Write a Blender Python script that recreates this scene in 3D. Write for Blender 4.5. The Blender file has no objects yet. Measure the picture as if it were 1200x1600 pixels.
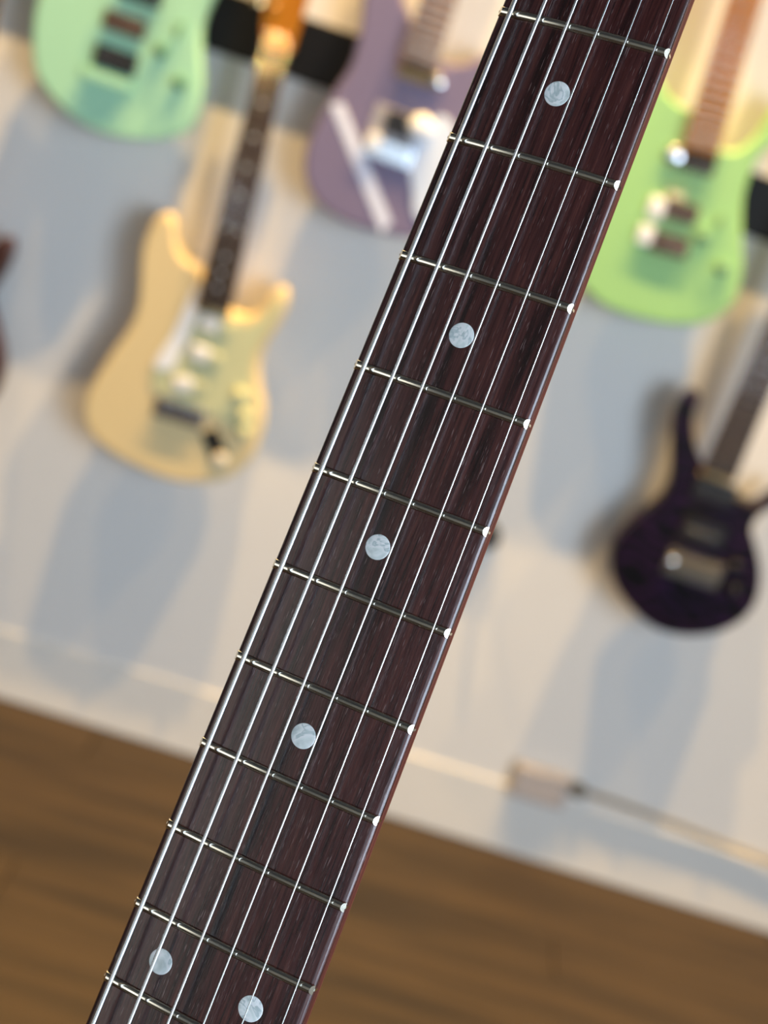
import bpy, math, random
from mathutils import Matrix, Vector
from mathutils.geometry import tessellate_polygon

random.seed(7)
scene = bpy.context.scene
COL = scene.collection
MM = 0.001

# ------------------------------------------------------------------ camera
cam_data = bpy.data.cameras.new('camera')
cam_data.sensor_fit = 'VERTICAL'
cam_data.sensor_height = 36.0
cam_data.lens = 2300.0 / 1600.0 * 36.0
cam_data.clip_start = 0.02
cam_data.dof.use_dof = True
cam_data.dof.focus_distance = 0.3485
cam_data.dof.aperture_fstop = 10.2
cam = bpy.data.objects.new('camera', cam_data)
COL.objects.link(cam)
PITCH = math.radians(17.0)
ROLL = math.radians(17.0)
CAM_AT = Vector((0.0, -2.43, 1.2972))
fw = Vector((0, math.cos(PITCH), -math.sin(PITCH)))
dn = Vector((0, -math.sin(PITCH), -math.cos(PITCH)))
rt = Vector((1, 0, 0))
ix = math.cos(ROLL) * rt - math.sin(ROLL) * dn
iy = math.sin(ROLL) * rt + math.cos(ROLL) * dn
rot = Matrix((ix, -iy, -fw)).transposed()
cam.matrix_world = Matrix.Translation(CAM_AT) @ rot.to_4x4()
scene.camera = cam

# ------------------------------------------------------------------ world, lights, exposure
scene.view_settings.view_transform = 'Standard'
scene.view_settings.look = 'None'
scene.view_settings.gamma = 1.0
scene.view_settings.use_curve_mapping = False
scene.view_settings.exposure = 0.16

world = bpy.data.worlds.new('shop_ambient')
scene.world = world
world.use_nodes = True
bg = world.node_tree.nodes['Background']
bg.inputs['Color'].default_value = (0.72, 0.86, 1.0, 1)
bg.inputs['Strength'].default_value = 0.17


def aim(ob, target):
    d = Vector(target) - ob.location
    ob.rotation_euler = d.to_track_quat('-Z', 'Y').to_euler()


def area_light(name, loc, target, sx, sy, power, color):
    ld = bpy.data.lights.new(name, 'AREA')
    ld.shape = 'RECTANGLE'
    ld.size, ld.size_y = sx, sy
    ld.energy = power
    ld.color = color
    ob = bpy.data.objects.new(name, ld)
    COL.objects.link(ob)
    ob.location = loc
    aim(ob, target)
    return ob


def spot_light(name, loc, target, power, color, angle=95, soft=0.05):
    ld = bpy.data.lights.new(name, 'SPOT')
    ld.energy = power
    ld.color = color
    ld.spot_size = math.radians(angle)
    ld.spot_blend = 0.6
    ld.shadow_soft_size = soft
    ob = bpy.data.objects.new(name, ld)
    COL.objects.link(ob)
    ob.location = loc
    aim(ob, target)
    return ob


# the shop window in the right-hand wall, an added fill light behind the photographer, the glazed door far left
area_light('window_light', (2.47, -3.65, 1.45), (0.0, -3.65, 1.45), 2.4, 1.8, 165, (0.66, 0.82, 1.0))
area_light('front_fill_light', (0.7, -5.95, 1.5), (0.7, 0.0, 1.5), 2.8, 2.2, 32, (0.64, 0.82, 1.0))  # cool fill added behind the camera to brighten the guitar wall
area_light('door_light', (-2.47, -4.5, 1.25), (0.0, -4.5, 1.25), 1.1, 2.1, 11, (1.0, 0.97, 0.90))
# warm track spots high up, close to the wall of guitars, so that they graze it
WARM = (1.0, 0.64, 0.24)
for sx_, pw_ in ((-1.29, 170), (-0.35, 560), (0.59, 560), (1.53, 220)):
    spot_light('ceiling_spot_light', (sx_, -0.60, 4.0), (sx_ * 0.9, -0.10, 0.3), pw_, WARM, 70, 0.02)


# ------------------------------------------------------------------ helpers
def srgb(r, g, b):
    def c(v):
        v /= 255.0
        return v / 12.92 if v <= 0.04045 else ((v + 0.055) / 1.055) ** 2.4
    return (c(r), c(g), c(b), 1.0)


def new_mat(name):
    m = bpy.data.materials.new(name)
    m.use_nodes = True
    nt = m.node_tree
    return m, nt, nt.nodes['Principled BSDF']


def plain(name, col, rough=0.4, metal=0.0, coat=0.0, var=0.06, scale=30.0, spec=0.5):
    """a procedural coloured surface with slight mottling"""
    m, nt, p = new_mat(name)
    tc = nt.nodes.new('ShaderNodeTexCoord')
    no = nt.nodes.new('ShaderNodeTexNoise')
    no.inputs['Scale'].default_value = scale
    no.inputs['Detail'].default_value = 4
    nt.links.new(tc.outputs['Object'], no.inputs['Vector'])
    mx = nt.nodes.new('ShaderNodeMix')
    mx.data_type = 'RGBA'
    mx.inputs['A'].default_value = [c * (1 - var) for c in col[:3]] + [1]
    mx.inputs['B'].default_value = [min(1, c * (1 + var)) for c in col[:3]] + [1]
    nt.links.new(no.outputs['Fac'], mx.inputs['Factor'])
    nt.links.new(mx.outputs['Result'], p.inputs['Base Color'])
    p.inputs['Roughness'].default_value = rough
    p.inputs['Metallic'].default_value = metal
    p.inputs['Coat Weight'].default_value = coat
    p.inputs['Specular IOR Level'].default_value = spec
    return m


def ramp(nt, stops):
    r = nt.nodes.new('ShaderNodeValToRGB')
    e = r.color_ramp.elements
    while len(e) < len(stops):
        e.new(0.5)
    for el, (pos, col) in zip(e, stops):
        el.position = pos
        el.color = col
    return r


def streak_wood(name, stops, scale, stretch, rough=0.45, bump=0.1, fine=None, per_object=0.0, coat=0.0, spec=0.3):
    """wood whose grain runs along the axis with the smallest stretch factor"""
    m, nt, p = new_mat(name)
    L = nt.links.new
    tc = nt.nodes.new('ShaderNodeTexCoord')
    mp = nt.nodes.new('ShaderNodeMapping')
    mp.inputs['Scale'].default_value = stretch
    L(tc.outputs['Object'], mp.inputs['Vector'])
    src = mp.outputs['Vector']
    if per_object:
        oi = nt.nodes.new('ShaderNodeObjectInfo')
        ad = nt.nodes.new('ShaderNodeVectorMath')
        ad.operation = 'MULTIPLY_ADD'
        cb = nt.nodes.new('ShaderNodeCombineXYZ')
        for k in ('X', 'Y', 'Z'):
            L(oi.outputs['Random'], cb.inputs[k])
        ad.inputs[1].default_value = (per_object,) * 3
        L(cb.outputs[0], ad.inputs[0])
        L(mp.outputs['Vector'], ad.inputs[2])
        src = ad.outputs[0]
    no = nt.nodes.new('ShaderNodeTexNoise')
    no.inputs['Scale'].default_value = scale
    no.inputs['Detail'].default_value = 6
    no.inputs['Roughness'].default_value = 0.62
    L(src, no.inputs['Vector'])
    r = ramp(nt, stops)
    L(no.outputs['Fac'], r.inputs['Fac'])
    out = r.outputs['Color']
    if fine:
        fcol, fscale, lo, hi, amt = fine
        n2 = nt.nodes.new('ShaderNodeTexNoise')
        n2.inputs['Scale'].default_value = fscale
        n2.inputs['Detail'].default_value = 2
        L(src, n2.inputs['Vector'])
        mr = nt.nodes.new('ShaderNodeMapRange')
        mr.inputs['From Min'].default_value = lo
        mr.inputs['From Max'].default_value = hi
        mr.inputs['To Max'].default_value = amt
        L(n2.outputs['Fac'], mr.inputs['Value'])
        mx = nt.nodes.new('ShaderNodeMix')
        mx.data_type = 'RGBA'
        L(mr.outputs['Result'], mx.inputs['Factor'])
        L(out, mx.inputs['A'])
        mx.inputs['B'].default_value = fcol
        out = mx.outputs['Result']
        bp = nt.nodes.new('ShaderNodeBump')
        bp.inputs['Strength'].default_value = bump
        bp.inputs['Distance'].default_value = 0.0002
        L(n2.outputs['Fac'], bp.inputs['Height'])
        L(bp.outputs['Normal'], p.inputs['Normal'])
    L(out, p.inputs['Base Color'])
    p.inputs['Roughness'].default_value = rough
    p.inputs['Coat Weight'].default_value = coat
    p.inputs['Specular IOR Level'].default_value = spec
    return m


def make_mesh(name, verts, faces, smooth=False, flat_faces=()):
    me = bpy.data.meshes.new(name)
    me.from_pydata([tuple(v) for v in verts], [], [tuple(f) for f in faces])
    me.update()
    if smooth:
        fl = set(flat_faces)
        for pl in me.polygons:
            pl.use_smooth = pl.index not in fl
    return me


def make_obj(name, me, mat=None, parent=None, loc=(0, 0, 0)):
    if mat is not None and not me.materials:
        me.materials.append(mat)
    ob = bpy.data.objects.new(name, me)
    COL.objects.link(ob)
    ob.location = loc
    if parent is not None:
        ob.parent = parent
    return ob


def tag(ob, label=None, cat=None, group=None, kind=None):
    if label:
        ob['label'] = label
    if cat:
        ob['category'] = cat
    if group:
        ob['group'] = group
    if kind:
        ob['kind'] = kind
    return ob


def empty(name, loc, label=None, cat=None, group=None):
    ob = bpy.data.objects.new(name, None)
    ob.empty_display_size = 0.05
    COL.objects.link(ob)
    ob.location = loc
    return tag(ob, label, cat, group)


def box_data(cx, cy, cz, sx, sy, sz, bev=0.0):
    """box with chamfered edges, as verts and faces"""
    import bmesh
    bm = bmesh.new()
    bmesh.ops.create_cube(bm, size=1.0)
    bmesh.ops.scale(bm, vec=(sx, sy, sz), verts=bm.verts)
    if bev:
        bmesh.ops.bevel(bm, geom=bm.edges[:], offset=bev, segments=2, affect='EDGES', profile=0.5)
    bmesh.ops.translate(bm, vec=(cx, cy, cz), verts=bm.verts)
    bm.verts.ensure_lookup_table()
    v = [tuple(x.co) for x in bm.verts]
    f = [[x.index for x in fa.verts] for fa in bm.faces]
    bm.free()
    return v, f


def box(name, c, s, mat, parent=None, bev=0.0, loc=(0, 0, 0)):
    v, f = box_data(*c, *s, bev)
    return make_obj(name, make_mesh(name, v, f), mat, parent, loc)


def lathe(profile, n=28, axis='Y'):
    """profile: (radius, height) pairs; turned about the axis"""
    v, f = [], []
    for r, h in profile:
        for k in range(n):
            a = 2 * math.pi * k / n
            u, w = r * math.cos(a), r * math.sin(a)
            v.append({'Y': (u, h, w), 'Z': (u, w, h), 'X': (h, u, w)}[axis])
    for i in range(len(profile) - 1):
        for k in range(n):
            k2 = (k + 1) % n
            f.append((i * n + k, i * n + k2, (i + 1) * n + k2, (i + 1) * n + k))
    f.append(tuple(range(n))[::-1])
    f.append(tuple((len(profile) - 1) * n + k for k in range(n)))
    return v, f


def tube(path, r, n=8):
    """round bar along a path of points"""
    v, f = [], []
    m = len(path)
    for i, p in enumerate(path):
        p = Vector(p)
        a = Vector(path[max(0, i - 1)])
        b = Vector(path[min(m - 1, i + 1)])
        t = (b - a).normalized()
        ref = Vector((0, 0, 1)) if abs(t.z) < 0.9 else Vector((1, 0, 0))
        u = t.cross(ref).normalized()
        w = t.cross(u)
        rr = r[i] if isinstance(r, (list, tuple)) else r
        for k in range(n):
            an = 2 * math.pi * k / n
            v.append(p + u * (rr * math.cos(an)) + w * (rr * math.sin(an)))
    for i in range(m - 1):
        for k in range(n):
            k2 = (k + 1) % n
            f.append((i * n + k, i * n + k2, (i + 1) * n + k2, (i + 1) * n + k))
    f.append(tuple(range(n))[::-1])
    f.append(tuple((m - 1) * n + k for k in range(n)))
    return v, f


def smooth_loop(pts, per=3):
    out = []
    n = len(pts)
    for i in range(n):
        p0, p1, p2, p3 = (Vector(pts[(i + j - 1) % n]) for j in range(4))
        for s in range(per):
            t = s / per
            out.append(0.5 * ((2 * p1) + (p2 - p0) * t + (2 * p0 - 5 * p1 + 4 * p2 - p3) * t * t
                              + (3 * p1 - p0 - 3 * p2 + p3) * t ** 3))
    return out


def slab(outline, y_front, y_back, rnd=0.008, steps=4, per=3):
    """outline in (x, z), front faces -Y; rounded-over edges on both faces"""
    pts = smooth_loop(outline, per) if per > 1 else [Vector(p) for p in outline]
    n = len(pts)
    area = sum(pts[i].x * pts[(i + 1) % n].y - pts[(i + 1) % n].x * pts[i].y for i in range(n))
    sg = 1.0 if area > 0 else -1.0
    nor = []
    for i in range(n):
        t = (pts[(i + 1) % n] - pts[i - 1])
        t = t.normalized() if t.length > 1e-9 else Vector((1, 0))
        nor.append(Vector((-t.y, t.x)) * sg)        # points inwards
    rings = []
    for s in range(steps + 1):
        a = math.pi / 2 * s / steps
        rings.append((rnd * (1 - math.sin(a)), y_front + rnd * (1 - math.cos(a))))
    for s in range(steps + 1):
        a = math.pi / 2 * s / steps
        rings.append((rnd * (1 - math.cos(a)), y_back - rnd * (1 - math.sin(a))))
    v, f = [], []
    for inset, y in rings:
        for p, q in zip(pts, nor):
            e = p + q * inset
            v.append((e.x, y, e.y))
    for r in range(len(rings) - 1):
        for k in range(n):
            k2 = (k + 1) % n
            f.append((r * n + k, r * n + k2, (r + 1) * n + k2, (r + 1) * n + k))
    n_side = len(f)
    for base in (0, (len(rings) - 1) * n):
        tris = tessellate_polygon([[Vector((v[base + k][0], v[base + k][2], 0)) for k in range(n)]])
        for t in tris:
            f.append(tuple(base + k for k in t))
    return v, f, tuple(range(n_side, len(f)))


# ------------------------------------------------------------------ materials
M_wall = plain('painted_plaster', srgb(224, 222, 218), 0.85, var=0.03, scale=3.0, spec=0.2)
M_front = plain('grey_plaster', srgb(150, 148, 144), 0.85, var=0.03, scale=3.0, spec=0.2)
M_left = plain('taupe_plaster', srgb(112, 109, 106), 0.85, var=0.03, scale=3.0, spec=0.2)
M_base = plain('painted_skirting', srgb(226, 222, 214), 0.6, var=0.02, scale=5)
M_ceil = plain('dark_ceiling_paint', srgb(70, 70, 72), 0.9)
M_floor = plain('floor_underlay', srgb(60, 44, 28), 0.9)
M_plank = streak_wood('floor_planks',
                      [(0.28, srgb(26, 20, 13)), (0.45, srgb(50, 39, 25)), (0.58, srgb(64, 50, 32)), (0.75, srgb(36, 28, 18))],
                      9.0, (0.16, 2.2, 1.0), 0.55, 0.05, (srgb(44, 33, 21), 40, 0.55, 0.7, 0.5), per_object=7.0)
M_rail = plain('black_powder_coat', srgb(9, 10, 14), 0.55, var=0.1, spec=0.25)


def rosewood_material():
    """dark rosewood: fine grain, broad dark bands and short open pores with painted pale glints, all running along Y"""
    m, nt, p = new_mat('rosewood')
    L = nt.links.new
    tc = nt.nodes.new('ShaderNodeTexCoord')

    def noise(scale, stretch, detail, rough=0.6):
        mp = nt.nodes.new('ShaderNodeMapping')
        mp.inputs['Scale'].default_value = stretch
        L(tc.outputs['Object'], mp.inputs['Vector'])
        no = nt.nodes.new('ShaderNodeTexNoise')
        no.inputs['Scale'].default_value = scale
        no.inputs['Detail'].default_value = detail
        no.inputs['Roughness'].default_value = rough
        L(mp.outputs['Vector'], no.inputs['Vector'])
        return no.outputs['Fac']

    grain = noise(900, (1.0, 0.05, 0.6), 5)
    r1 = ramp(nt, [(0.36, srgb(36, 15, 14)), (0.47, srgb(66, 33, 31)), (0.55, srgb(79, 41, 38)), (0.66, srgb(98, 54, 46))])
    fine = noise(2600, (1.0, 0.022, 0.6), 3)
    gm = nt.nodes.new('ShaderNodeMix')
    gm.inputs['Factor'].default_value = 0.42
    L(grain, gm.inputs['A'])
    L(fine, gm.inputs['B'])
    L(gm.outputs['Result'], r1.inputs['Fac'])
    band = noise(210, (1.0, 0.035, 0.6), 3)
    r2 = ramp(nt, [(0.34, (0.16, 0.13, 0.13, 1)), (0.47, (0.8, 0.76, 0.78, 1)), (0.56, (1, 1, 1, 1)), (0.68, (0.72, 0.60, 0.58, 1))])
    L(band, r2.inputs['Fac'])
    mu = nt.nodes.new('ShaderNodeMix')
    mu.data_type = 'RGBA'
    mu.blend_type = 'MULTIPLY'
    mu.inputs['Factor'].default_value = 1.0
    L(r1.outputs['Color'], mu.inputs['A'])
    L(r2.outputs['Color'], mu.inputs['B'])
    pore = noise(4800, (1.0, 0.042, 0.6), 1.5)
    mr = nt.nodes.new('ShaderNodeMapRange')
    mr.inputs['From Min'].default_value = 0.67
    mr.inputs['From Max'].default_value = 0.73
    mr.inputs['To Max'].default_value = 0.8
    L(pore, mr.inputs['Value'])
    mx = nt.nodes.new('ShaderNodeMix')
    mx.data_type = 'RGBA'
    L(mr.outputs['Result'], mx.inputs['Factor'])
    L(mu.outputs['Result'], mx.inputs['A'])
    mx.inputs['B'].default_value = srgb(142, 116, 114)  # pale fleck colour paints light reflected at the pores
    L(mx.outputs['Result'], p.inputs['Base Color'])
    bp = nt.nodes.new('ShaderNodeBump')
    bp.inputs['Strength'].default_value = 0.35
    bp.inputs['Distance'].default_value = 0.00012
    L(pore, bp.inputs['Height'])
    L(bp.outputs['Normal'], p.inputs['Normal'])
    p.inputs['Roughness'].default_value = 0.27
    p.inputs['Specular IOR Level'].default_value = 0.5
    p.inputs['Coat Weight'].default_value = 0.2
    p.inputs['Coat Roughness'].default_value = 0.14
    return m


M_rosewood = rosewood_material()
M_roseside = streak_wood('unpolished_rosewood_edge', [(0.3, srgb(72, 35, 28)), (0.5, srgb(96, 48, 39)), (0.7, srgb(116, 60, 48))], 700, (0.6, 0.05, 1.0), 0.7, spec=0.08)
M_neckwood = streak_wood('neck_maple', [(0.3, srgb(84, 42, 30)), (0.6, srgb(110, 58, 42))], 160, (1, 0.05, 1), 0.6, 0.05, spec=0.1)
M_nickel = plain('nickel_fret', (0.78, 0.75, 0.64, 1), 0.13, 1.0, var=0.03, scale=900)
M_steel = plain('string_steel', (0.86, 0.86, 0.86, 1), 0.22, 1.0, var=0.02, scale=900)
M_bone = plain('bone_nut', srgb(222, 214, 196), 0.4)
M_chrome = plain('chrome', (0.82, 0.83, 0.86, 1), 0.18, 1.0, var=0.02)
M_gold = plain('gold_plate', (0.95, 0.66, 0.30, 1), 0.22, 1.0, var=0.02)
M_white = plain('white_plastic_and_highlight', srgb(250, 250, 250), 0.22, var=0.02)  # white parts, and the painted highlights on guard and pickups
M_black = plain('black_plastic', srgb(20, 20, 21), 0.35)
M_brown = plain('brown_bobbin', srgb(74, 52, 34), 0.45, var=0.15)
M_mint = plain('mint_green_paint', srgb(172, 224, 186), 0.35, var=0.02, scale=6)
M_lime = plain('lime_green_paint', srgb(160, 208, 128), 0.35, var=0.02, scale=6)
M_cream = plain('cream_paint', srgb(228, 205, 154), 0.38, var=0.02, scale=6)
M_mauve = plain('mauve_paint', srgb(126, 114, 142), 0.38, var=0.03, scale=6)
M_red = plain('dark_red_stain', srgb(58, 28, 19), 0.35, var=0.15, scale=20)
M_lav = plain('pale_lavender', srgb(232, 236, 255), 0.35, var=0.02)
M_guardmint = plain('aged_mint_guard', srgb(206, 206, 160), 0.4, var=0.03, scale=12)
M_paleblue = plain('pale_blue_guard', srgb(225, 236, 255), 0.35, var=0.02)
M_darkfb = streak_wood('dark_fingerboard', [(0.3, srgb(48, 36, 30)), (0.7, srgb(84, 64, 52))], 120, (1, 1, 0.06), 0.5)
M_roasted = streak_wood('roasted_maple', [(0.3, srgb(164, 100, 16)), (0.7, srgb(192, 124, 30))], 60, (1, 1, 0.08), 0.4)
M_browned = streak_wood('brown_maple', [(0.3, srgb(134, 102, 86)), (0.7, srgb(168, 134, 112))], 60, (1, 1, 0.08), 0.4)
M_amber = streak_wood('amber_lacquered_maple', [(0.3, srgb(170, 100, 6)), (0.7, srgb(192, 124, 18))], 60, (1, 1, 0.08), 0.3)
M_palemaple = streak_wood('pale_maple', [(0.3, srgb(196, 158, 104)), (0.7, srgb(218, 184, 130))], 60, (1, 1, 0.08), 0.4)
M_boxgrey = plain('grey_socket_plastic', srgb(174, 167, 165), 0.5, var=0.02)
M_cable = plain('taupe_cable_sheath', srgb(128, 119, 100), 0.7)
M_plug = plain('dark_plug_rubber', srgb(70, 70, 64), 0.6)


def quilt_material():
    m, nt, p = new_mat('dark_purple_quilt')
    L = nt.links.new
    tc = nt.nodes.new('ShaderNodeTexCoord')
    wv = nt.nodes.new('ShaderNodeTexWave')
    wv.inputs['Scale'].default_value = 12
    wv.inputs['Distortion'].default_value = 14
    wv.inputs['Detail'].default_value = 2
    wv.bands_direction = 'Z'
    L(tc.outputs['Object'], wv.inputs['Vector'])
    r = ramp(nt, [(0.15, srgb(3, 2, 4)), (0.6, srgb(12, 5, 12)), (0.95, srgb(44, 16, 52))])
    L(wv.outputs['Fac'], r.inputs['Fac'])
    L(r.outputs['Color'], p.inputs['Base Color'])
    p.inputs['Roughness'].default_value = 0.3
    p.inputs['Specular IOR Level'].default_value = 0.25
    return m


M_quilt = quilt_material()


def pearl_material():
    m, nt, p = new_mat('mother_of_pearl')
    L = nt.links.new
    tc = nt.nodes.new('ShaderNodeTexCoord')
    oi = nt.nodes.new('ShaderNodeObjectInfo')
    mp = nt.nodes.new('ShaderNodeMapping')
    L(tc.outputs['Object'], mp.inputs['Vector'])
    cb = nt.nodes.new('ShaderNodeCombineXYZ')
    for k in ('X', 'Y', 'Z'):
        L(oi.outputs['Random'], cb.inputs[k])
    L(cb.outputs[0], mp.inputs['Rotation'])
    L(cb.outputs[0], mp.inputs['Location'])
    no = nt.nodes.new('ShaderNodeTexNoise')
    no.inputs['Scale'].default_value = 110
    no.inputs['Detail'].default_value = 3.0
    no.inputs['Distortion'].default_value = 2.6
    L(mp.outputs['Vector'], no.inputs['Vector'])
    r = ramp(nt, [(0.30, srgb(202, 212, 210)), (0.44, srgb(240, 246, 244)), (0.52, srgb(255, 255, 255)), (0.57, srgb(196, 210, 210)), (0.64, srgb(248, 250, 250))])
    L(no.outputs['Fac'], r.inputs['Fac'])
    L(r.outputs['Color'], p.inputs['Base Color'])
    p.inputs['Roughness'].default_value = 0.25
    bp = nt.nodes.new('ShaderNodeBump')
    bp.inputs['Strength'].default_value = 0.12
    bp.inputs['Distance'].default_value = 0.0005
    L(no.outputs['Fac'], bp.inputs['Height'])
    L(bp.outputs['Normal'], p.inputs['Normal'])
    return m


M_pearl = pearl_material()

# ------------------------------------------------------------------ the room
tag(box('wall_back', (0, 0.06, 2.15), (5.2, 0.12, 4.3), M_wall), kind='structure')
floor = tag(box('floor', (0, -3.0, -0.035), (5.2, 6.24, 0.05), M_floor), kind='structure')
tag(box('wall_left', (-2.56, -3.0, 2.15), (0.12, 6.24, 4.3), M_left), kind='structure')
tag(box('wall_right', (2.56, -3.0, 2.15), (0.12, 6.24, 4.3), M_wall), kind='structure')
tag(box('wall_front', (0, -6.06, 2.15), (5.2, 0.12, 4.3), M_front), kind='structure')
tag(box('ceiling', (0, -3.0, 4.33), (5.2, 6.24, 0.06), M_ceil), kind='structure')
tag(box('baseboard_back', (0, -0.0022, 0.066), (5.2, 0.0044, 0.132), M_base, bev=0.002), kind='structure')



def window_frame(name, centre, axis, w, h, bars=1):
    """painted frame with mullions set round an opening in a wall; axis is the wall's normal axis"""
    vs, fs = [], []
    pieces = [(-w / 2 - 0.03, 0, 0.06, h + 0.12), (w / 2 + 0.03, 0, 0.06, h + 0.12), (0, h / 2 + 0.03, w, 0.06), (0, -h / 2 - 0.03, w, 0.06)]
    pieces += [(-w / 2 + w * (k + 1) / (bars + 1), 0, 0.04, h) for k in range(bars)]
    for u, z, du, dz in pieces:
        if axis == 'X':
            v, f = box_data(centre[0], centre[1] + u, centre[2] + z, 0.06, du, dz, 0.004)
        else:
            v, f = box_data(centre[0] + u, centre[1], centre[2] + z, du, 0.06, dz, 0.004)
        n0 = len(vs)
        vs += v
        fs += [[i + n0 for i in q] for q in f]
    return tag(make_obj(name, make_mesh(name, vs, fs), M_base), kind='structure')


window_frame('window_1', (2.47, -3.65, 1.45), 'X', 2.4, 1.8, 2)
window_frame('front_fill_frame', (0.7, -5.97, 1.5), 'Y', 2.8, 2.2, 2)  # frame added around the unseen fill light
window_frame('door_1', (-2.47, -4.5, 1.25), 'X', 1.1, 2.1, 0)

# floor boards, laid parallel to the wall of guitars
PL_W, PL_L = 0.118, 1.28
pv, pf = box_data(0, 0, 0, PL_L - 0.002, PL_W - 0.0016, 0.012, 0.0012)
plank_me = make_mesh('plank', pv, pf)
plank_me.materials.append(M_plank)
row = 0
y = -0.006 - PL_W / 2
while y > -2.6:
    x = -2.3 + [0.0, 0.45, 0.86, 0.21][row % 4]
    while x < 2.4:
        pl = bpy.data.objects.new('plank', plank_me)
        COL.objects.link(pl)
        pl.parent = floor
        pl.location = (x, y, -0.006)
        x += PL_L
    y -= PL_W
    row += 1

# black rail that the lower row of guitars hangs from
rail = tag(box('hanging_rail', (0, -0.009, 0), (3.6, 0.018, 0.094), M_rail, bev=0.003, loc=(0, 0, 1.2385)),
           'long black rail on the wall behind the amber headstock and the purple guitar', 'rail')
rail.rotation_euler.y = math.radians(2.0)


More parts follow.
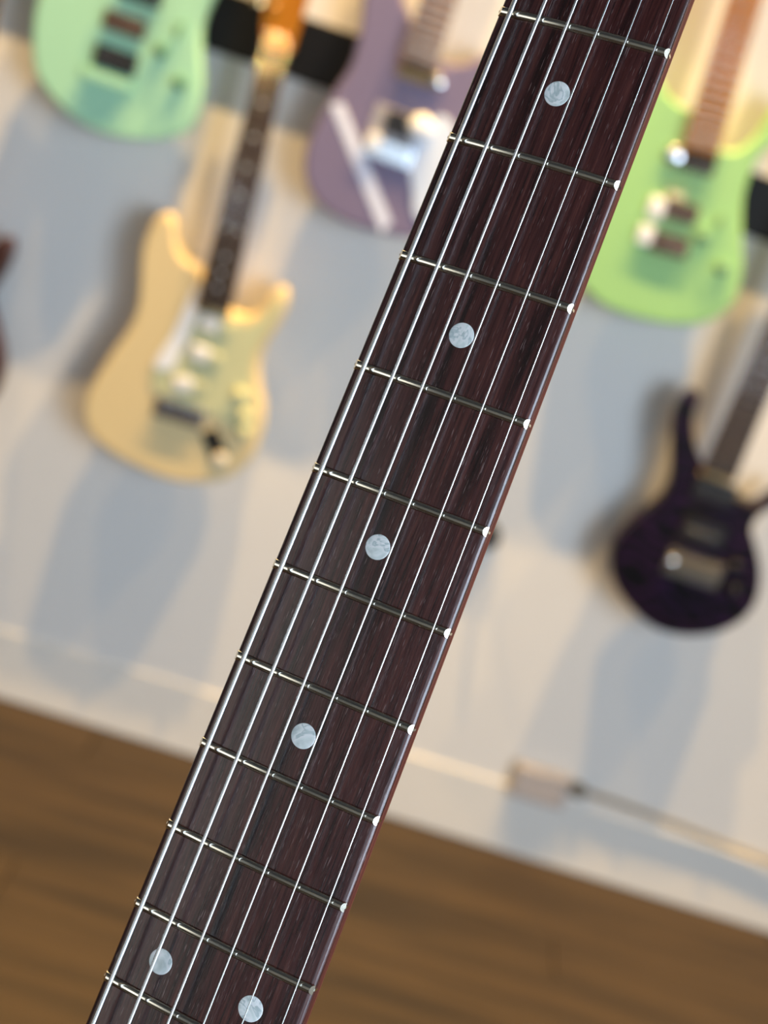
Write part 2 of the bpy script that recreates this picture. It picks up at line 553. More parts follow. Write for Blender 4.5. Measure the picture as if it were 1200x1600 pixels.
# ------------------------------------------------------------------ guitars on the wall
OUT = {
    'cream': [(-0.469, 0.948), (-0.456, 0.936), (-0.45, 0.917), (-0.441, 0.898), (-0.424, 0.884), (-0.402, 0.877), (-0.387, 0.861), (-0.345, 0.833), (-0.331, 0.826), (-0.311, 0.825), (-0.29, 0.838), (-0.281, 0.863), (-0.27, 0.885), (-0.256, 0.887), (-0.248, 0.866), (-0.253, 0.828), (-0.265, 0.789), (-0.267, 0.756), (-0.257, 0.721), (-0.242, 0.69), (-0.235, 0.657), (-0.235, 0.612), (-0.249, 0.576), (-0.276, 0.548), (-0.319, 0.529), (-0.372, 0.521), (-0.442, 0.531), (-0.496, 0.549), (-0.523, 0.578), (-0.531, 0.612), (-0.524, 0.649), (-0.506, 0.702), (-0.487, 0.754), (-0.483, 0.794), (-0.49, 0.837), (-0.497, 0.88), (-0.492, 0.92), (-0.483, 0.941)],
    'red': [(-0.924, 0.894), (-0.911, 0.882), (-0.906, 0.862), (-0.898, 0.843), (-0.882, 0.829), (-0.861, 0.822), (-0.847, 0.806), (-0.805, 0.777), (-0.792, 0.771), (-0.772, 0.769), (-0.75, 0.782), (-0.739, 0.808), (-0.727, 0.83), (-0.713, 0.832), (-0.706, 0.811), (-0.713, 0.773), (-0.728, 0.732), (-0.718, 0.707), (-0.699, 0.672), (-0.685, 0.64), (-0.679, 0.607), (-0.686, 0.562), (-0.715, 0.517), (-0.753, 0.489), (-0.796, 0.469), (-0.85, 0.46), (-0.92, 0.471), (-0.974, 0.489), (-1.0, 0.519), (-1.005, 0.553), (-0.996, 0.591), (-0.975, 0.645), (-0.953, 0.698), (-0.946, 0.738), (-0.951, 0.782), (-0.956, 0.825), (-0.948, 0.866), (-0.938, 0.887)],
    'mint': [(-0.745, 1.205), (-0.744, 1.167), (-0.736, 1.13), (-0.723, 1.098), (-0.691, 1.07), (-0.65, 1.049), (-0.6, 1.04), (-0.543, 1.046), (-0.495, 1.064), (-0.469, 1.087), (-0.463, 1.124), (-0.468, 1.163), (-0.482, 1.208), (-0.489, 1.24), (-0.486, 1.275), (-0.472, 1.322), (-0.455, 1.365), (-0.448, 1.394), (-0.458, 1.404), (-0.478, 1.389), (-0.498, 1.364), (-0.528, 1.359), (-0.572, 1.36), (-0.597, 1.372), (-0.616, 1.402), (-0.638, 1.416), (-0.656, 1.407), (-0.68, 1.358), (-0.699, 1.31), (-0.72, 1.266), (-0.736, 1.232)],
    'mauve': [(-0.258, 1.346), (-0.251, 1.3), (-0.25, 1.251), (-0.264, 1.208), (-0.272, 1.178), (-0.28, 1.143), (-0.283, 1.109), (-0.277, 1.076), (-0.259, 1.047), (-0.235, 1.031), (-0.2, 1.02), (-0.163, 1.017), (-0.121, 1.019), (-0.078, 1.027), (-0.042, 1.048), (-0.019, 1.08), (-0.014, 1.121), (-0.03, 1.162), (-0.048, 1.196), (-0.05, 1.236), (-0.039, 1.274), (-0.032, 1.31), (-0.045, 1.325), (-0.063, 1.316), (-0.083, 1.3), (-0.107, 1.295), (-0.146, 1.293), (-0.169, 1.323), (-0.183, 1.343), (-0.199, 1.363), (-0.214, 1.387), (-0.236, 1.404), (-0.254, 1.394), (-0.26, 1.369)],
    'lime': [(0.225, 1.346), (0.248, 1.336), (0.269, 1.33), (0.288, 1.311), (0.317, 1.293), (0.344, 1.292), (0.361, 1.3), (0.377, 1.324), (0.384, 1.35), (0.392, 1.376), (0.409, 1.385), (0.421, 1.365), (0.413, 1.333), (0.392, 1.299), (0.387, 1.27), (0.388, 1.237), (0.396, 1.206), (0.411, 1.166), (0.426, 1.127), (0.431, 1.083), (0.42, 1.055), (0.396, 1.031), (0.348, 1.014), (0.289, 1.008), (0.241, 1.011), (0.205, 1.025), (0.172, 1.047), (0.156, 1.079), (0.155, 1.12), (0.165, 1.169), (0.172, 1.211), (0.167, 1.255), (0.164, 1.304), (0.172, 1.345), (0.191, 1.365), (0.21, 1.361)],
    'dark': [(0.42, 0.923), (0.431, 0.916), (0.432, 0.885), (0.446, 0.85), (0.466, 0.822), (0.486, 0.807), (0.516, 0.791), (0.534, 0.78), (0.555, 0.775), (0.58, 0.777), (0.595, 0.797), (0.607, 0.815), (0.617, 0.81), (0.61, 0.785), (0.595, 0.768), (0.586, 0.748), (0.587, 0.731), (0.598, 0.714), (0.615, 0.688), (0.629, 0.658), (0.636, 0.617), (0.626, 0.582), (0.6, 0.551), (0.561, 0.529), (0.517, 0.52), (0.478, 0.526), (0.436, 0.549), (0.403, 0.577), (0.386, 0.611), (0.383, 0.645), (0.399, 0.685), (0.42, 0.719), (0.433, 0.751), (0.431, 0.784), (0.416, 0.83), (0.405, 0.87), (0.405, 0.903)],
    'cream_guard': [(-0.387, 0.861), (-0.4, 0.844), (-0.409, 0.8), (-0.421, 0.753), (-0.432, 0.714), (-0.43, 0.681), (-0.417, 0.663), (-0.392, 0.661), (-0.354, 0.65), (-0.31, 0.653), (-0.279, 0.637), (-0.253, 0.632), (-0.247, 0.657), (-0.255, 0.686), (-0.267, 0.716), (-0.277, 0.753), (-0.275, 0.789), (-0.264, 0.827), (-0.257, 0.864), (-0.263, 0.873), (-0.274, 0.85), (-0.286, 0.827), (-0.308, 0.814), (-0.333, 0.817), (-0.356, 0.83)],
    'cream_highlight': [(-0.388, 0.861), (-0.4, 0.846), (-0.408, 0.801), (-0.416, 0.76), (-0.43, 0.719), (-0.43, 0.703), (-0.413, 0.702), (-0.398, 0.713), (-0.396, 0.738), (-0.389, 0.757), (-0.388, 0.785), (-0.383, 0.808)],
    'mauve_guard': [(-0.094, 1.218), (-0.116, 1.187), (-0.129, 1.162), (-0.12, 1.13), (-0.104, 1.094), (-0.087, 1.057), (-0.047, 1.064), (-0.03, 1.095), (-0.035, 1.135), (-0.053, 1.17), (-0.066, 1.201)],
}
FRONT, BACK = -0.078, -0.036


class WallGuitar:
    """one hanging guitar; positions are given on the wall in metres (x, z)"""

    def __init__(self, key, label, paint):
        o = OUT[key]
        self.cx = sum(p[0] for p in o) / len(o)
        self.cz = min(p[1] for p in o)
        self.root = empty('electric_guitar', (self.cx, 0, self.cz), label, 'guitar', 'guitars hung on the shop wall')
        v, f, caps = slab(self.rel(o), FRONT, BACK, 0.0045)
        self.add('body', v, f, paint, smooth=True, flat=caps)

    def rel(self, pts):
        return [(p[0] - self.cx, p[1] - self.cz) for p in pts]

    def add(self, name, v, f, mat, smooth=False, flat=(), parent=None):
        return make_obj(name, make_mesh(name, v, f, smooth, flat), mat, parent or self.root)

    def plate(self, name, pts, mat, y0=FRONT - 0.0025, y1=FRONT + 0.001, rnd=0.0008, per=3):
        v, f, caps = slab(self.rel(pts), y0, y1, rnd, 2, per)
        return self.add(name, v, f, mat, True, caps)

    def block(self, name, c, w, h, ang, mat, y0=FRONT - 0.008, y1=FRONT + 0.002, bev=0.0015, parent=None):
        """a box lying on the body face, w across, h along, turned by ang degrees"""
        v, f = box_data(0, (y0 + y1) / 2, 0, w, y1 - y0, h, bev)
        a = math.radians(ang)
        x0, z0 = c[0] - self.cx, c[1] - self.cz
        v = [(x0 + x * math.cos(a) + z * math.sin(a), yy, z0 - x * math.sin(a) + z * math.cos(a)) for x, yy, z in v]
        return self.add(name, v, f, mat, parent=parent)

    def knob(self, c, r, mat, h=0.016, name='knob'):
        prof = [(r * 0.98, FRONT + 0.001), (r, FRONT - h * 0.3), (r * 0.86, FRONT - h * 0.85), (r * 0.7, FRONT - h)]
        v, f = lathe(prof, 20, 'Y')
        x0, z0 = c[0] - self.cx, c[1] - self.cz
        v = [(x + x0, y, z + z0) for x, y, z in v]
        return self.add(name, v, f, mat, True)

    def neck(self, heel, ang, length, neck_mat, board_mat, head_mat, dot_mat=None, tuner_mat=None, w0=0.056, w1=0.043, head=True):
        a = math.radians(ang)
        ux, uz = math.sin(a), math.cos(a)               # along the neck, upwards
        vx, vz = math.cos(a), -math.sin(a)              # across
        hx, hz = heel[0] - self.cx, heel[1] - self.cz

        def P(s, t, y):
            return (hx + ux * s + vx * t, y, hz + uz * s + vz * t)

        # rounded neck back
        v, f = [], []
        rows, cols = 12, 9
        for i in range(rows):
            s = -0.01 + (length + 0.012) * i / (rows - 1)
            w = (w0 + (w1 - w0) * min(1, max(0, s / length))) / 2
            for k in range(cols):
                t = math.pi * k / (cols - 1)
                v.append(P(s, -w * math.cos(t), -0.088 + 0.019 * math.sin(t)))
        for i in range(rows - 1):
            for k in range(cols - 1):
                f.append((i * cols + k, i * cols + k + 1, (i + 1) * cols + k + 1, (i + 1) * cols + k))
            f.append((i * cols + cols - 1, i * cols, (i + 1) * cols, (i + 1) * cols + cols - 1))
        f.append(tuple(range(cols)))
        f.append(tuple((rows - 1) * cols + k for k in range(cols))[::-1])
        self.add('neck', v, f, neck_mat, True)
        # fingerboard
        h0, h1 = w0 / 2, w1 / 2
        pts = [(0, -h0), (0, h0), (length, h1), (length, -h1)]
        o3 = []
        for s, t in pts:
            q = P(s, t, 0)
            o3.append((q[0], q[2]))
        v, f, caps = slab(o3, -0.0935, -0.088, 0.0006, 2, 1)
        fb = self.add('fingerboard', v, f, board_mat, False)
        # nut and frets
        q = P(length + 0.002, 0, 0)
        v, f = box_data(0, 0, 0, w1, 0.008, 0.004, 0.0005)
        nutv = [(q[0] + x * vx + z * ux, -0.092 + y, q[2] + x * vz + z * uz) for x, y, z in v]
        self.add('nut', nutv, f, board_mat)
        sc = length / (1 - 2 ** (-22 / 12.0))
        for n in range(1, 22):
            s = length - sc * (1 - 2 ** (-n / 12.0))
            if s < 0.004:
                break
            w = w0 + (w1 - w0) * s / length
            v, f = box_data(0, 0, 0, w - 0.001, 0.0022, 0.0024, 0.0007)
            q = P(s, 0, 0)
            self.add('fret', [(q[0] + x * vx + z * ux, -0.0938 + y, q[2] + x * vz + z * uz) for x, y, z in v], f, M_nickel)
            if dot_mat and n in (3, 5, 7, 9, 12, 15, 17, 19):
                s2 = length - sc * (1 - 2 ** (-(n - 0.5) / 12.0))
                for t in ((-0.011, 0.011) if n == 12 else (0,)):
                    q2 = P(s2, t, 0)
                    v, f = lathe([(0.0032, -0.0930), (0.0032, -0.0937)], 14, 'Y')
                    self.add('inlay_dot', [(x + q2[0], y, z + q2[2]) for x, y, z in v], f, dot_mat, False)
        # strings, from the bridge area to the nut
        for k in range(6):
            t = (k - 2.5) / 2.5
            a3 = P(-0.175, t * 0.026, -0.0985)
            b3 = P(length + 0.03, t * 0.0175, -0.0965)
            v, f = tube([a3, b3], 0.00035 - 0.00003 * k, 6)
            self.add('string', v, f, M_steel, True)
        # headstock with six tuners in line
        if head:
            hs = [(0.0, -0.021), (0.012, -0.024), (0.03, -0.03), (0.06, -0.033), (0.12, -0.038), (0.17, -0.04), (0.192, -0.032), (0.196, -0.012),
                  (0.182, 0.006), (0.168, 0.022), (0.166, 0.034), (0.15, 0.04), (0.13, 0.034), (0.1, 0.03), (0.05, 0.027), (0.02, 0.025), (0.0, 0.021)]
            o3 = []
            for s, t in hs:
                q = P(length + 0.004 + s, t, 0)
                o3.append((q[0], q[2]))
            v, f, caps = slab(o3, -0.0885, -0.0745, 0.002, 2, 2)
            hd = self.add('headstock', v, f, head_mat, True, caps)
            for k in range(6):
                q = P(length + 0.066 + 0.021 * k, -0.016 - 0.0015 * k, 0)
                v, f = lathe([(0.0052, -0.088), (0.0046, -0.092), (0.0034, -0.0925), (0.0034, -0.1005)], 14, 'Y')
                self.add('tuner_post', [(x + q[0], y, z + q[2]) for x, y, z in v], f, tuner_mat or M_chrome, True, parent=hd)
                q = P(length + 0.066 + 0.021 * k, -0.046 - 0.0015 * k, 0)
                v, f = box_data(0, 0, 0, 0.018, 0.009, 0.014, 0.003)
                self.add('tuner_button', [(x + q[0], y - 0.078, z + q[2]) for x, y, z in v], f, tuner_mat or M_chrome, parent=hd)
        return P


def humbucker(g, c, w, h, ang, bobbin, ring=None):
    if ring:
        g.block('pickup_ring', c, w + 0.014, h + 0.012, ang, ring, FRONT - 0.004, FRONT + 0.001, 0.001)
    p = g.block('pickup', c, w, h, ang, bobbin, FRONT - 0.010, FRONT + 0.001, 0.0015)
    a = math.radians(ang)
    for k in range(6):
        t = (k - 2.5) * w * 0.145
        q = (c[0] + t * math.cos(a), c[1] - t * math.sin(a))
        r = g.knob(q, 0.0021, M_chrome, 0.011, 'pole_piece')
        r.parent = p
    return p


# cream double-cutaway with mint guard
g = WallGuitar('cream', 'cream double-cutaway guitar with pale green pickguard and long dark fingerboard', M_cream)
pg = g.plate('pickguard', OUT['cream_guard'], M_guardmint)
tag(pg, 'pale green pickguard')
wp = g.plate('guard_highlight', OUT['cream_highlight'], M_white, FRONT - 0.0042, FRONT - 0.001)  # white plate that paints a window reflection on the pickguard
tag(wp, 'painted white highlight on the bass side of the pickguard')
g.neck((-0.360, 0.826), -0.8, 0.408, M_palemaple, M_darkfb, M_amber, M_pearl, M_gold)
for c, ang in (((-0.360, 0.800), 3), ((-0.363, 0.748), 3), ((-0.378, 0.690), -16)):
    p = g.block('pickup', (c[0] + 0.010, c[1]), 0.052, 0.017, ang, M_guardmint, FRONT - 0.008, FRONT, 0.003)
    g.block('pickup_highlight', c, 0.032, 0.024, ang, M_white, FRONT - 0.012, FRONT - 0.004, 0.004, parent=p)  # white block painted in as the highlight on the pickup
    for k in range(6):
        q = (c[0] + 0.010 + (k - 2.5) * 0.008, c[1] - (k - 2.5) * 0.008 * math.sin(math.radians(ang)))
        g.knob(q, 0.0022, M_chrome, 0.0125, 'pole_piece').parent = p
v, f = lathe([(0.0075, -0.087), (0.0075, -0.091), (0.006, -0.094), (0.003, -0.095)], 20, 'Y')
g.add('string_tree', [(x - 0.371 - g.cx, yy, z + 1.259 - g.cz) for x, yy, z in v], f, M_gold, True)
br = g.block('bridge_plate', (-0.372, 0.640), 0.086, 0.034, 0, M_chrome, FRONT - 0.004, FRONT, 0.001)
for k in range(6):
    g.block('saddle', (-0.372 + (k - 2.5) * 0.0128, 0.643), 0.011, 0.021, 0, M_chrome, FRONT - 0.012, FRONT - 0.003, 0.001, parent=br)
jk = g.block('jack_cup', (-0.304, 0.607), 0.030, 0.046, -38, M_black, FRONT - 0.003, FRONT + 0.001, 0.001)
g.knob((-0.287, 0.583), 0.0125, M_bone, 0.010, 'jack_button')
for c in ((-0.282, 0.700), (-0.268, 0.668), (-0.262, 0.642)):
    g.knob(c, 0.0115, M_guardmint, 0.014)

# mint green, top left
g = WallGuitar('mint', 'mint green guitar with black pickups at the upper left of the wall', M_mint)
g.neck((-0.556, 1.362), 0, 0.455, M_roasted, M_darkfb, M_roasted, M_pearl)
humbucker(g, (-0.604, 1.154), 0.068, 0.036, 2, M_black)
humbucker(g, (-0.602, 1.209), 0.066, 0.030, 2, M_brown)
humbucker(g, (-0.588, 1.262), 0.066, 0.030, 2, M_black)
g.block('bridge_plate', (-0.611, 1.122), 0.074, 0.014, 2, M_mint, FRONT - 0.012, FRONT)
for c in ((-0.537, 1.187), (-0.498, 1.149)):
    g.knob(c, 0.010, plain('dark_green_knob', srgb(70, 120, 96), 0.35))
g.block('switch', (-0.518, 1.224), 0.006, 0.024, 10, plain('green_switch', srgb(112, 158, 118), 0.4), FRONT - 0.010, FRONT, 0.001)

# mauve guitar
g = WallGuitar('mauve', 'dusty mauve guitar with a pale diagonal stripe across its body', M_mauve)
g.neck((-0.150, 1.280), 2.5, 0.455, M_browned, M_browned, M_browned, None)
s1, s2 = Vector((-0.258, 1.192)), Vector((-0.122, 1.022))
mid = (s1 + s2) / 2
d = (s1 - s2)
dp = Vector((d.y, -d.x)).normalized() * 0.0106
st = g.plate('stripe', [tuple(s1 + dp * 0.9 - d * 0.03), tuple(s1 - dp * 0.9 - d * 0.005), tuple(s2 - dp + d * 0.02), tuple(s2 + dp + d * 0.06)], M_lav, FRONT - 0.0012, FRONT + 0.001, 0.0004, 1)  # thin pale plate laid diagonally across the body face
tag(st, 'pale lavender diagonal stripe')
g.plate('pickguard', OUT['mauve_guard'], M_paleblue)
humbucker(g, (-0.147, 1.268), 0.060, 0.030, 3, plain('bronze_pickup_cover', (0.36, 0.22, 0.09, 1), 0.35, 0.7))
g.knob((-0.114, 1.262), 0.0125, M_chrome, 0.016)
g.block('pickup', (-0.152, 1.186), 0.046, 0.036, 3, M_black, FRONT - 0.009)
g.block('pickup_frame', (-0.160, 1.178), 0.072, 0.056, 3, plain('pale_pickup_frame', srgb(178, 174, 178), 0.35), FRONT - 0.004)
g.knob((-0.119, 1.191), 0.021, M_white, 0.020, 'tremolo_cap')
br = g.block('bridge_plate', (-0.158, 1.142), 0.076, 0.030, 3, M_chrome, FRONT - 0.006, FRONT, 0.001)
g.block('bridge_end', (-0.184, 1.150), 0.022, 0.022, 3, M_white, FRONT - 0.012, FRONT - 0.004, 0.002, parent=br)

# lime green, right
g = WallGuitar('lime', 'lime green guitar with roasted amber neck on the right of the wall', M_lime)
g.neck((0.299, 1.278), -2.6, 0.455, M_roasted, M_roasted, M_roasted, None)
humbucker(g, (0.305, 1.264), 0.050, 0.034, -2, M_brown)
g.knob((0.265, 1.261), 0.0155, M_chrome, 0.010, 'pickup_bright_spot')
humbucker(g, (0.302, 1.184), 0.056, 0.030, -2, M_brown)
g.block('pickup_bright_spot', (0.266, 1.180), 0.026, 0.032, -2, M_white, FRONT - 0.011, FRONT, 0.004)  # white block paints the highlight at the pickup's bass end
g.block('pickup_bar', (0.287, 1.206), 0.030, 0.014, -2, M_gold, FRONT - 0.009, FRONT, 0.002)
humbucker(g, (0.304, 1.132), 0.058, 0.032, -2, M_brown)
g.block('bridge_highlight', (0.263, 1.136), 0.024, 0.030, -2, M_white, FRONT - 0.011, FRONT, 0.004)  # highlight left of the bridge pickup, painted as a white block
for c in ((0.350, 1.158), (0.394, 1.121)):
    g.knob(c, 0.010, plain('sage_knob', srgb(106, 148, 118), 0.35))
g.block('switch', (0.366, 1.187), 0.006, 0.020, 10, plain('sage_switch', srgb(124, 160, 112), 0.4), FRONT - 0.009, FRONT, 0.001)

# dark purple, lower right
g = WallGuitar('dark', 'dark purple quilted guitar with a hooked horn near the right edge', M_quilt)
g.neck((0.499, 0.808), 2.3, 0.420, M_palemaple, M_darkfb, M_quilt, None)
humbucker(g, (0.505, 0.778), 0.070, 0.034, 2, M_black)
humbucker(g, (0.512, 0.706), 0.070, 0.034, 2, M_black)
br = g.block('bridge_plate', (0.518, 0.642), 0.094, 0.044, 2, plain('dull_bridge_metal', (0.13, 0.11, 0.085, 1), 0.5, 0.4), FRONT - 0.006, FRONT, 0.001)
for k in range(6):
    g.block('saddle', (0.518 + (k - 2.5) * 0.0128, 0.645), 0.011, 0.022, 2, plain('dull_saddle', (0.15, 0.13, 0.10, 1), 0.5, 0.4), FRONT - 0.013, FRONT - 0.005, 0.001, parent=br)
g.knob((0.478, 0.644), 0.010, M_chrome, 0.014, 'tremolo_socket')
for c in ((0.580, 0.668), (0.592, 0.628)):
    g.knob(c, 0.010, M_black)

# the one at the left edge
g = WallGuitar('red', 'dark red-brown guitar of which only the horn shows at the left edge', M_red)
g.neck((-0.818, 0.772), 0, 0.420, M_palemaple, M_darkfb, M_palemaple, M_pearl)

# ------------------------------------------------------------------ small things on the wall
hk = empty('wall_hook', (0.180, 0, 0.572), 'small black wall hook peeking out from behind the neck in front', 'hook')
v, f = lathe([(0.024, -0.0005), (0.024, -0.018), (0.021, -0.024), (0.010, -0.025)], 24, 'Y')
make_obj('hook_plate', make_mesh('hook_plate', v, f, True), M_black, hk)
v, f = tube([(0, -0.006, 0), (0, -0.03, 0), (0.002, -0.045, 0.004), (0.003, -0.052, 0.016), (0.003, -0.053, 0.026)], [0.008, 0.008, 0.008, 0.0075, 0.006], 12)
make_obj('hook_arm', make_mesh('hook_arm', v, f, True), M_black, hk)

sb = empty('socket_box', (0.412, -0.006, 0.118), 'grey surface-mounted socket box on the skirting below the guitars', 'socket box')
box('box_body', (0, -0.006, 0.034), (0.104, 0.014, 0.066), M_boxgrey, sb, 0.004)
box('cover_plate', (0, -0.0145, 0.034), (0.094, 0.004, 0.056), M_boxgrey, sb, 0.002)
for sx_ in (-0.038, 0.038):
    v, f = lathe([(0.003, -0.0155), (0.003, -0.0175), (0.002, -0.018)], 12, 'Y')
    make_obj('screw', make_mesh('screw', [(x + sx_, y, z + 0.034) for x, y, z in v], f, True), M_chrome, sb)

pc = empty('power_cable', (0.478, -0.006, 0.160), 'thin taupe cable with a dark plug running right from the socket box', 'cable')
box('plug', (0, -0.010, 0.006), (0.024, 0.020, 0.024), M_plug, pc, 0.005)
path = []
for k in range(26):
    x = 0.010 + 0.05 * k
    path.append((x, -0.007 - 0.001 * math.sin(k * 0.9), 0.006 - 0.062 * x + 0.0025 * math.sin(k * 0.7)))
v, f = tube(path, 0.0048, 8)
make_obj('cord', make_mesh('cord', v, f, True), M_cable, pc)

# ------------------------------------------------------------------ the guitar held in front of the camera
NR = Matrix(((0.9505131, 0.0792301, -0.3004121), (-0.3102350, 0.2940422, -0.9040428), (0.0167064, 0.9525029, 0.3040709)))
NT = Vector((0.01714005, -2.03792393, 1.3797135))
held = empty('electric_guitar', (0, 0, 0), 'guitar neck in sharp focus with dark rosewood fingerboard, pearl dots and six strings', 'guitar')
held.matrix_world = Matrix.Translation(NT) @ NR.to_4x4()

RAD = 260.0                                   # fingerboard radius, mm


def half_w(d):
    return 20.75 + 0.0139 * d


def top_z(x):
    return -x * x / (2 * RAD)


def loft(sections, closed=True):
    n = len(sections[0])
    v, f = [], []
    for s in sections:
        v += s
    for i in range(len(sections) - 1):
        for k in range(n if closed else n - 1):
            k2 = (k + 1) % n
            f.append((i * n + k, i * n + k2, (i + 1) * n + k2, (i + 1) * n + k))
    f.append(tuple(range(n))[::-1])
    f.append(tuple((len(sections) - 1) * n + k for k in range(n)))
    return v, f


TH = 5.6                                       # fingerboard thickness, mm
D0, D1 = -1.0, 432.0
NECK_D = [D0 + (D1 - D0) * i / 30 for i in range(31)]


def board_section(d):
    h = half_w(d)
    s = []
    r = 1.5
    zc = top_z(h) - r * 0.9
    s.append((-h + 0.15, -TH))
    for k in range(9):                         # bass edge, rolled
        a = math.pi - (math.pi / 2) * k / 8
        s.append((-h + r + r * math.cos(a), zc + r * math.sin(a)))
    for k in range(1, 24):
        x = -h + r + (2 * h - 2 * r) * k / 24
        z = top_z(x)
        e = min(1.0, min(k, 24 - k) / 1.0)
        s.append((x, z))
    for k in range(9):
        a = math.pi / 2 - (math.pi / 2) * k / 8
        s.append((h - r + r * math.cos(a), zc + r * math.sin(a)))
    s.append((h - 0.15, -TH))
    return [(x * MM, -d * MM, z * MM) for x, z in s]


v, f = loft([board_section(d) for d in NECK_D])
fb = make_obj('fingerboard', make_mesh('fingerboard', v, f, True, (len(f) - 1, len(f) - 2)), M_rosewood, held)
fb.data.materials.append(M_roseside)
sec = len(board_section(0))
for pl in fb.data.polygons:
    if len(pl.vertices) == 4 and pl.index % sec in (0, sec - 2):
        pl.material_index = 1
tag(fb, 'dark rosewood fingerboard')


def neck_section(d):
    h = half_w(d) - 0.25
    dep = 15.5 + 2.5 * d / 400.0
    s = []
    for k in range(21):
        a = math.pi * k / 20
        x = -h * math.cos(a)
        x = math.copysign(abs(x) ** 1.0, x)
        s.append((x, -TH - dep * math.sin(a)))
    return [(x * MM, -d * MM, z * MM) for x, z in s]


v, f = loft([neck_section(d) for d in NECK_D])
make_obj('neck', make_mesh('neck', v, f, True, (len(f) - 1, len(f) - 2)), M_neckwood, held)

# start of the headstock and the nut, just above the picture
v, f = loft([[(x * MM, yy * MM, z * MM) for x, z in ((-w, -4.5), (w, -4.5), (w, -17), (-w, -17))] for yy, w in ((1.0, 20.6), (18, 23), (40, 29), (70, 33), (110, 36))])
make_obj('headstock', make_mesh('headstock', v, f), M_neckwood, held)
box('nut', (0, 0.0026, -0.0012), (0.0415, 0.0036, 0.0062), M_bone, held, 0.0006)

# frets: distance from the nut along the bass and the treble edge, mm
FRETS = {1: (36.4, 36.0), 2: (70.6, 70.0), 3: (103.6, 103.1), 4: (134.5, 134.0), 5: (163.3, 162.9), 6: (190.3, 189.8), 7: (215.6, 215.2),
         8: (239.7, 239.2), 9: (262.5, 262.0), 10: (284.1, 283.6), 11: (304.7, 304.2), 12: (324.2, 323.8), 13: (342.3, 341.9),
         14: (359.4, 359.0), 15: (375.6, 375.2), 16: (390.8, 390.5), 17: (405.3, 405.0), 18: (418.9, 418.6)}
FW, FH = 1.2, 1.12                             # half width and height of the crown, mm


def fret_mesh(dl, dr):
    h = half_w((dl + dr) / 2) - 0.12
    prof = []
    N = 16
    for k in range(N + 1):
        a = math.pi * k / N
        c, s_ = math.cos(a), math.sin(a)
        q = 1.0
        prof.append((math.copysign(abs(c) ** q, c) * FW, (s_ ** q) * FH - 0.0))
    prof = [(FW, -0.35)] + prof + [(-FW, -0.35)]
    n = len(prof)
    v, f, flat = [], [], []
    bev = 0.75
    xs = [None] + [-h + 1.2 + (2 * h - 2.4) * i / 28 for i in range(29)] + ['end']
    for st in xs:
        for py, pz in prof:
            if st is None:
                x = -h + max(0, pz) * bev
            elif st == 'end':
                x = h - max(0, pz) * bev
            else:
                x = st
            d = dl + (dr - dl) * (x + h) / (2 * h)
            v.append((x * MM, (-d + py) * MM, (top_z(x) + pz) * MM))
    for i in range(len(xs) - 1):
        for k in range(n - 1):
            f.append((i * n + k, i * n + k + 1, (i + 1) * n + k + 1, (i + 1) * n + k))
    # planar bevelled ends, with their own vertices so that they stay crisp
    for base, flip in ((0, False), ((len(xs) - 1) * n, True)):
        s0 = len(v)
        v += [v[base + k] for k in range(n)]
        fc = tuple(range(s0, s0 + n))
        flat.append(len(f))
        f.append(fc[::-1] if not flip else fc)
    # tang showing at the side of the board
    for sgn in (-1, 1):
        d = dl if sgn < 0 else dr
        x1 = sgn * (half_w(d) + 0.10)
        x0 = sgn * (half_w(d) - 2.0)
        zt = top_z(abs(x1)) - 0.25
        s0 = len(v)
        for x in (x0, x1):
            for dy, z in ((-0.28, zt), (0.28, zt), (0.28, zt - 1.9), (-0.28, zt - 1.9)):
                v.append((x * MM, (-d + dy) * MM, z * MM))
        for q in ((0, 1, 2, 3), (7, 6, 5, 4), (0, 4, 5, 1), (1, 5, 6, 2), (2, 6, 7, 3), (3, 7, 4, 0)):
            flat.append(len(f))
            f.append(tuple(s0 + i for i in q))
    return make_mesh('fret', v, f, True, flat)


for n_, (dl, dr) in FRETS.items():
    make_obj('fret', fret_mesh(dl, dr), M_nickel, held)

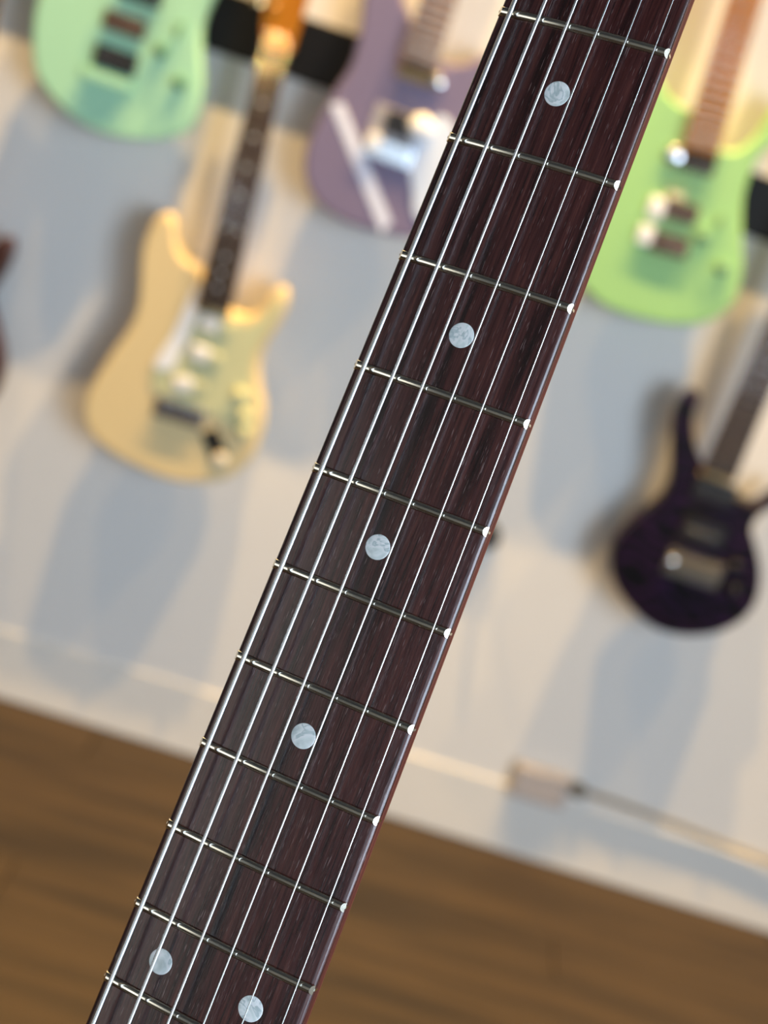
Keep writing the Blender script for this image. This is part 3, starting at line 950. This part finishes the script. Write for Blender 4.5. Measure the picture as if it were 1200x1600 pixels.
# pearl dots
v, f = lathe([(3.08 * MM, -0.4 * MM), (3.08 * MM, 0.02 * MM), (2.95 * MM, 0.05 * MM), (1.5 * MM, 0.07 * MM)], 40, 'Z')
dot_me = make_mesh('inlay_dot', v, f, True)
dot_me.materials.append(M_pearl)
for dx, dd in ((0.0, 86.5), (-0.05, 148.4), (-0.08, 202.6), (-0.02, 250.9), (-12.7, 314.6), (12.45, 314.6), (0, 367.5), (0, 398)):
    o = make_obj('inlay_dot', dot_me, None, held, (dx * MM, -dd * MM, top_z(dx) * MM))
    o.rotation_euler = (0, math.atan(dx / RAD), 0)

# strings: position (x, height) at two distances from the nut, radius, winding pitch (0 = plain)
STR = [((-17.78, 68.2, 2.2), (-21.61, 334.2, 3.4), 0.62, 0.36),
       ((-10.59, 66.3, 2.12), (-13.18, 330.2, 3.24), 0.47, 0.26),
       ((-3.39, 64.4, 2.04), (-4.18, 325.8, 3.08), 0.35, 0.20),
       ((4.07, 62.4, 1.96), (4.05, 321.8, 2.92), 0.235, 0),
       ((11.38, 60.4, 1.88), (12.71, 317.6, 2.76), 0.19, 0),
       ((18.52, 58.5, 1.80), (21.67, 313.3, 2.60), 0.155, 0)]
for (xa, da, za), (xb, db, zb), rad, pitch in STR:
    def at(d):
        t = (d - da) / (db - da)
        return Vector((xa + (xb - xa) * t, -d, za + (zb - za) * t))
    v, f = [], []
    if pitch:
        n = 14
        stations = []
        d = -1.0
        while d < 430:
            for fr, rr in ((0.0, 0.935), (0.2, 0.985), (0.5, 1.0), (0.8, 0.985)):
                stations.append((d + fr * pitch, rr))
            d += pitch
    else:
        n = 12
        stations = [(-1.0 + 431.0 * i / 12, 1.0) for i in range(13)]
    for d, rr in stations:
        c = at(d)
        for k in range(n):
            a = 2 * math.pi * k / n
            v.append(((c.x + rad * rr * math.cos(a)) * MM, c.y * MM, (c.z + rad * rr * math.sin(a)) * MM))
    for i in range(len(stations) - 1):
        for k in range(n):
            k2 = (k + 1) % n
            f.append((i * n + k, (i + 1) * n + k, (i + 1) * n + k2, i * n + k2))
    make_obj('string', make_mesh('string', v, f, True), M_steel, held)
